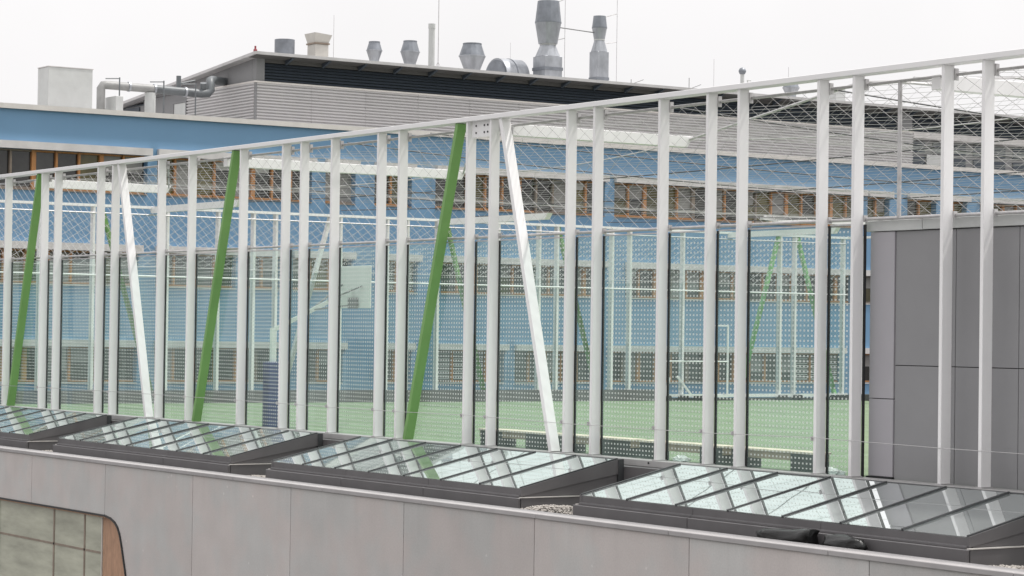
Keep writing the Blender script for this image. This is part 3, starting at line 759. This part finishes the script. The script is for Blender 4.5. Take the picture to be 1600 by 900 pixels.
# left gable: sheet panels under the sloping roof
sl_ = lambda y: 15.86 - (y-63.2)*.0895
ys = [64.41, 66.9, 69.6, 72.3, 75.0, 77.6, 79.6]
for a, b in zip(ys[:-1], ys[1:]):
    MB().prism([(a+.008, 14.71), (b-.008, 14.71 if sl_(b) > 14.72 else sl_(b)-.02), (b-.008, sl_(b)), (a+.008, sl_(a))], 0, PX0+.02, PX0+.06).build('gable_panel', 'plant', pr)
for a, b in ((71.25, 73.9), (73.9, 76.4), (76.4, 79.6)):
    MB().box(PX0+.02, PX0+.08, a+.01, b-.01, 12.2, 14.69 if b < 77 else 14.40).build('wall_panel', 'plant', pr)
MB().box(PX0-.03, PX0+.015, 71.4, 72.7, 12.2, 14.2).build('door', 'palegrey', pr)
MB().box(PX0-.06, PX0-.0, 71.28, 71.38, 12.2, 14.32).box(PX0-.06, PX0, 72.72, 72.82, 12.2, 14.32).box(PX0-.06, PX0, 71.385, 72.715, 14.21, 14.32).build('door_frame', 'plant', pr)
MB().box(PX0-.05, PX0+.015, 76.8, 79.3, 14.0, 14.35).build('vent_slot', 'louvre', pr)
MB().prism([(63.15, 15.865), (63.15, 16.005), (81, 14.40), (81, 14.26)], 0, 18.85, PX1+20).build('roof_slab', 'roofsheet', pr)
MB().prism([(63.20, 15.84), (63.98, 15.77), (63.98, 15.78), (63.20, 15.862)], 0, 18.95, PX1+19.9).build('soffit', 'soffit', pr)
br = None; i = 0
x = PX0+1.6
while x < PX1+15:
    if br is None: br = MB().prism([(63.98, 15.55), (63.98, 15.76), (63.25, 15.835), (63.25, 15.80)], 0, x-.06, x+.06).build('bracket', 'louvre', pr, at=(x, 63.9, 15.6))
    else: br = twin(br, pr, (x, 63.9, 15.6))
    x += 2.0
MB().box(60.15, 61.1, 63.90, 63.965, 14.75, 15.72).build('louvre_post', 'plant', pr)
# recessed end with small windows
MB().box(PX1+.01, PX1+16, 64.6, 65.0, 12.2, 14.6).build('end_wall', 'plant', pr)
MB().box(PX1+.01, PX1+16, 63.9, 64.6, 14.35, 14.705).build('end_ledge', 'ledge', pr)
wq = None
for r in (12.75, 13.6):
    for c in range(8):
        x = PX1+.5+c*1.6
        if wq is None: wq = MB().box(x, x+.95, 64.50, 64.597, r, r+.62).build('window', 'louvre', pr, at=(x, 64.5, r))
        else: wq = twin(wq, pr, (x, 64.5, r))
MB().box(PX1+1.52, PX1+2.6, 64.40, 64.49, 12.9, 13.5).build('unit_cover', 'palegrey', pr)

# ------------------------------------------------------------------ things on the roofs
RT = lambda y: 16.0-(y-63.15)*.0899           # roof surface height
def diabolo(x, y, zb, zt, w_, label, key='galv', n=14):
    o = thing('roof_ventilator', label, 'ventilator', (x, y, RT(y)), 'double cone roof ventilators on the plant room')
    h = zt-zb; r = w_/2; zm = zb+h*.50
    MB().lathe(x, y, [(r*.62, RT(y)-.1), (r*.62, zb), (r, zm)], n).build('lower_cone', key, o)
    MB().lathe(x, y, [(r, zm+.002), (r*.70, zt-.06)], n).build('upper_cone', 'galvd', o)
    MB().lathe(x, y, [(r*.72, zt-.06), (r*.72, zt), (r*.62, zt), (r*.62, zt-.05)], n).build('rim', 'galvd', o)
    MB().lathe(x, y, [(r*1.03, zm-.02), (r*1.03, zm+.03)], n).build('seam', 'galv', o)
diabolo(27.55, 67, 16.55, 17.47, .80, 'small double cone ventilator, leftmost of the row left of the thin pipe')
diabolo(29.04, 66, 16.40, 17.53, .97, 'double cone ventilator just left of the thin pale pipe')
diabolo(32.74, 66, 16.35, 17.69, 1.36, 'wide double cone ventilator just left of the half round duct')
diabolo(53.89, 66, 16.45, 17.22, .95, 'small double cone ventilator far right, showing through the fence net')
def stack(x, y, zt, w_, label, zsq):
    o = thing('exhaust_stack', label, 'exhaust stack', (x, y, RT(y)), 'tall galvanised exhaust stacks')
    h = zt-16.1; r = w_*.40; z0 = RT(y)-.1
    MB().box(x-r, x+r, y-r, y+r, z0, zsq).build('duct_box', 'galv', o, bevel=.01)
    MB().box(x-r*1.06, x+r*1.06, y-r*1.06, y+r*1.06, 16.62 if w_ > 1.2 else 16.35, 16.78 if w_ > 1.2 else 16.5).build('flange', 'galvd', o)
    zt1 = zsq+.60; fat = 1.27 if w_ > 1.2 else 1.10
    # square to round hood
    n = 16; m = MB(); ring0, ring1 = [], []
    for k in range(n):
        t = 2*math.pi*(k+.5)/n; c, s = math.cos(t), math.sin(t); q = r/max(abs(c), abs(s))
        ring0.append((x+c*q, y+s*q, zsq+.002)); ring1.append((x+c*r*.74, y+s*r*.74, zt1))
    m.add(ring0+ring1, [(k, (k+1) % n, n+(k+1) % n, n+k) for k in range(n)]+[tuple(range(n, 2*n))]); m.build('hood', 'galv', o)
    MB().lathe(x, y, [(r*.80, zt1), (r*.80, zt1+.07)], n).build('collar', 'palegrey', o)
    zl = zt1+.07; zm = zl+(zt-zl)*.50
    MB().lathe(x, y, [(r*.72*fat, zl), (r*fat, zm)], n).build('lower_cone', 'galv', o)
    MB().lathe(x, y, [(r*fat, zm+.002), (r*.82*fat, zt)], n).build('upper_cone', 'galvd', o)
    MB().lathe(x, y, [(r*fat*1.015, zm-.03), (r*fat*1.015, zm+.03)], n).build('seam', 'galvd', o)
stack(37.41, 66, 20.25, 1.37, 'taller galvanised exhaust stack left of its slimmer neighbour', 17.35)
stack(40.7, 66, 19.75, .92, 'slimmer galvanised exhaust stack right of the tallest one', 17.85)
# arched duct
ad = thing('arched_duct', 'half round galvanised duct hood on the roof left of the tall stacks', 'duct', (35.7, 67.3, RT(67)))
n = 16; arc = [(67.3-1.1*math.cos(math.pi*k/n), 16.15+1.08*math.sin(math.pi*k/n)) for k in range(n+1)]
arc = [(arc[0][0], 15.3)] + arc + [(arc[-1][0], 15.3)]
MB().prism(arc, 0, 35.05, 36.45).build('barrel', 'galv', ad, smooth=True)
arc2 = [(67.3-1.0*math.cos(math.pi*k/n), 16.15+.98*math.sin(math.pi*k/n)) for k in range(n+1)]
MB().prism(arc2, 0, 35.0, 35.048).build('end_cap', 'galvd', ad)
arc3 = [(67.3-1.125*math.cos(math.pi*k/n), 16.15+1.105*math.sin(math.pi*k/n)) for k in range(n+1)]
MB().prism(arc3, 0, 35.72, 35.76).build('seam', 'galvd', ad)
tag(MB().lathe(23.0, 68, [(.5, 15.3), (.5, 17.30), (.46, 17.30), (.46, 17.2)], 22).build('round_vent', 'galvd', smooth=True), 'plain grey round vent drum at the left of the roof', 'vent')
cw = thing('square_cowl', 'cream square chimney cowl with flared top on the roof', 'chimney', (24.9, 68, 15.5))
MB().box(24.50, 25.26, 67.6, 68.4, 15.4, 17.18).build('shaft', 'cream', cw, bevel=.01)
MB().box(24.45, 25.31, 67.55, 68.45, 17.185, 17.26).build('band', 'woodgrey', cw)
MB().hexa([(24.50, 67.6, 17.262), (25.26, 67.6, 17.262), (25.26, 68.4, 17.262), (24.50, 68.4, 17.262), (24.40, 67.45, 17.74), (25.38, 67.45, 17.66), (25.38, 68.55, 17.66), (24.40, 68.55, 17.74)]).build('flared_top', 'cream', cw)
tp = thing('flue_pipe', 'slender pale grey flue pipe on the roof', 'pipe', (30.92, 67, 15.6))
MB().lathe(30.92, 67, [(.165, 15.5), (.165, 18.4)], 14).build('pipe', 'palegrey', tp, smooth=True)
MB().lathe(30.92, 67, [(.185, 18.4), (.185, 18.64)], 14).build('pipe_top', 'palegrey', tp, smooth=True)
def rod(x, y, zt, label, r=.014, legs=False):
    o = thing('lightning_rod', label, 'lightning rod', (x, y, RT(y)), 'thin lightning rods on the plant room roof')
    MB().path([(x, y, RT(y)-.05), (x, y, zt)], r, 6).build('mast', 'steel', o)
    if legs:
        for dx, dy in ((-.5, 0), (.25, .4), (.25, -.4)): MB().path([(x+dx, y+dy, RT(y)), (x, y, RT(y)+.85)], .014, 5).build('leg', 'steel', o)
rod(30.7, 66, 20.8, 'tall lightning rod on tripod legs right of the flue pipe', .022, True)
rod(25.77, 68, 18.75, 'short lightning rod right of the cream cowl', .012)
rod(38.2, 65.6, 20.7, 'lightning rod tied to the taller exhaust stack', .014)
rod(41.55, 65.6, 20.9, 'lightning rod tied to the slimmer exhaust stack', .014)
rod(36.4, 68, 18.2, 'faint lightning rod standing over the half round duct', .008)
rod(53.7, 66, 18.0, 'lightning rod beside the small far right ventilator', .012)
rod(49.2, 67, 18.2, 'short lightning rod left of the round headed vent', .012)
tie = tag(MB().path([(37.9, 66, 18.95), (40.4, 66, 18.85)], .03, 6).build('tie_bar', 'plant'), 'thin bar joining the two tall exhaust stacks', 'tie bar')
for (p, q, lb) in (((37.8, 65.8, 20.2), (38.2, 65.6, 20.4), 'upper rod clip on the taller stack'), ((37.7, 65.8, 18.2), (38.2, 65.6, 18.35), 'lower rod clip on the taller stack'),
                   ((40.9, 65.8, 19.7), (41.55, 65.6, 19.9), 'upper rod clip on the slimmer stack'), ((40.9, 65.8, 18.3), (41.55, 65.6, 18.4), 'lower rod clip on the slimmer stack')):
    tag(MB().path([p, q], .02, 5).build('rod_clip', 'steel'), lb, 'bracket', 'clips holding the lightning rods')
bv = thing('round_headed_vent', 'small white vent pipe with round head above the fence rail', 'vent', (50.4, 66, RT(66)))
MB().path([(50.4, 66, 15.7), (50.4, 66, 17.4)], .11, 8).build('pipe', 'palegrey', bv)
MB().lathe(50.4, 66, [(.02, 17.32), (.15, 17.37), (.21, 17.5), (.21, 17.56), (.15, 17.68), (.03, 17.74)], 12).build('head', 'galvd', bv, smooth=True)
MB().path([(50.78, 66, 16.4), (50.78, 66, 17.05), (51.0, 66, 17.05)], .045, 6).build('side_pipe', 'palegrey', bv)
tag(MB().lathe(21.9, 69, [(.10, 15.2), (.10, 16.82), (.05, 16.86), (.05, 17.0)], 8).build('warning_lamp', 'red'), 'small red lamp on the left roof slope', 'lamp')
for x, dz, lb in ((44.7, .9, 'bent snow guard rod pair near the right roof edge'), (40.9, .35, 'low bent rod at the foot of the slimmer stack')):
    tag(MB().path([(x, 63.4, 15.9), (x, 63.4, 16.0+dz*.62)], .02, 5).path([(x+.05, 63.4, 15.98), (x+.95, 63.6, 16.28)], .02, 5).build('roof_stay', 'plant'), lb, 'rod', 'bent rods along the eaves')
tag(MB().box(57.2, 57.9, 66, 66.6, 15.6, 17.1).build('roof_box', 'palegrey'), 'pale box on the roof at far right behind the net', 'box')

# left: duct pipe on stands and cabinets on the blue roof
dp = thing('roof_pipe', 'thick grey insulated pipe run on the blue roof turning into the plant room', 'pipe', (15, 66, 12.2))
P1 = [(12.35, 66, 12.4), (12.35, 66, 14.05), (12.45, 66, 14.18), (12.6, 66, 14.2), (15.1, 66, 14.17)]
MB().path(P1, .20, 12).build('pale_section', 'pvcpale', dp, smooth=True)
P2 = [(15.1, 66, 14.17), (17.5, 66, 14.12), (17.85, 66, 14.16), (17.98, 66, 14.3), (18.0, 66.05, 14.6), (18.05, 66.2, 14.78), (18.3, 66.5, 14.86), (19.5, 67.3, 14.9)]
MB().path(P2, .205, 12).build('dark_section', 'pvc', dp, smooth=True)
for x, z in ((13.7, 14.19), (15.0, 14.17), (16.6, 14.14)): MB().path([(x, 66, z), (x+.10, 66, z)], .235, 12).build('band', 'galv', dp, smooth=True)
MB().path([(17.6, 66, 14.36), (17.55, 65.9, 14.62)], .16, 10).build('valve', 'pvc', dp)
MB().path([(14.85, 66, 13.98), (14.85, 66, 12.5)], .26, 10).build('drop_section', 'palegrey', dp, smooth=True)
MB().path([(16.3, 66.2, 14.5), (17.3, 66.3, 14.75)], .05, 6).path([(16.4, 66.2, 14.2), (16.4, 66.2, 14.9)], .12, 8).build('branch_pipe', 'pvc', dp)
for x, lb in ((13.1, 'first'), (15.35, 'second'), (17.0, 'third')):
    MB().path([(x, 65.6, 12.2), (x, 65.6, 14.55)], .035, 6).path([(x, 65.6, 14.5), (x-.7, 65.6, 14.45)], .03, 6).build('stand', 'pvc', dp)
def cabinet(x0, x1, y0, z0, z1, label, grp, dark=True):
    o = thing('roof_cabinet', label, 'cabinet', ((x0+x1)/2, y0+.5, z0), grp)
    MB().box(x0, x1, y0, y0+1.2, z0, z1).build('housing', 'palegrey', o, bevel=.015)
    if dark:
        MB().box(x0+.1, x1-.4, y0-.03, y0-.002, z0+.15, z0+.65).build('grille', 'plant', o)
        MB().box(x0-.03, x1+.03, y0-.02, y0+1.2, z1+.002, z1+.04).build('lid', 'ledge', o)
cabinet(8.9, 11.05, 64, 12.2, 14.62, 'large pale cabinet on the blue roof at the left picture edge', 'cabinets on the blue roof')
cabinet(12.75, 13.12, 65.2, 12.5, 13.65, 'slim pale box beside the pipe stand on the blue roof', 'cabinets on the blue roof', False)
cabinet(3.2, 6.4, 66, 12.2, 14.3, 'wide pale cabinet on the blue roof beyond the left picture edge', 'cabinets on the blue roof')
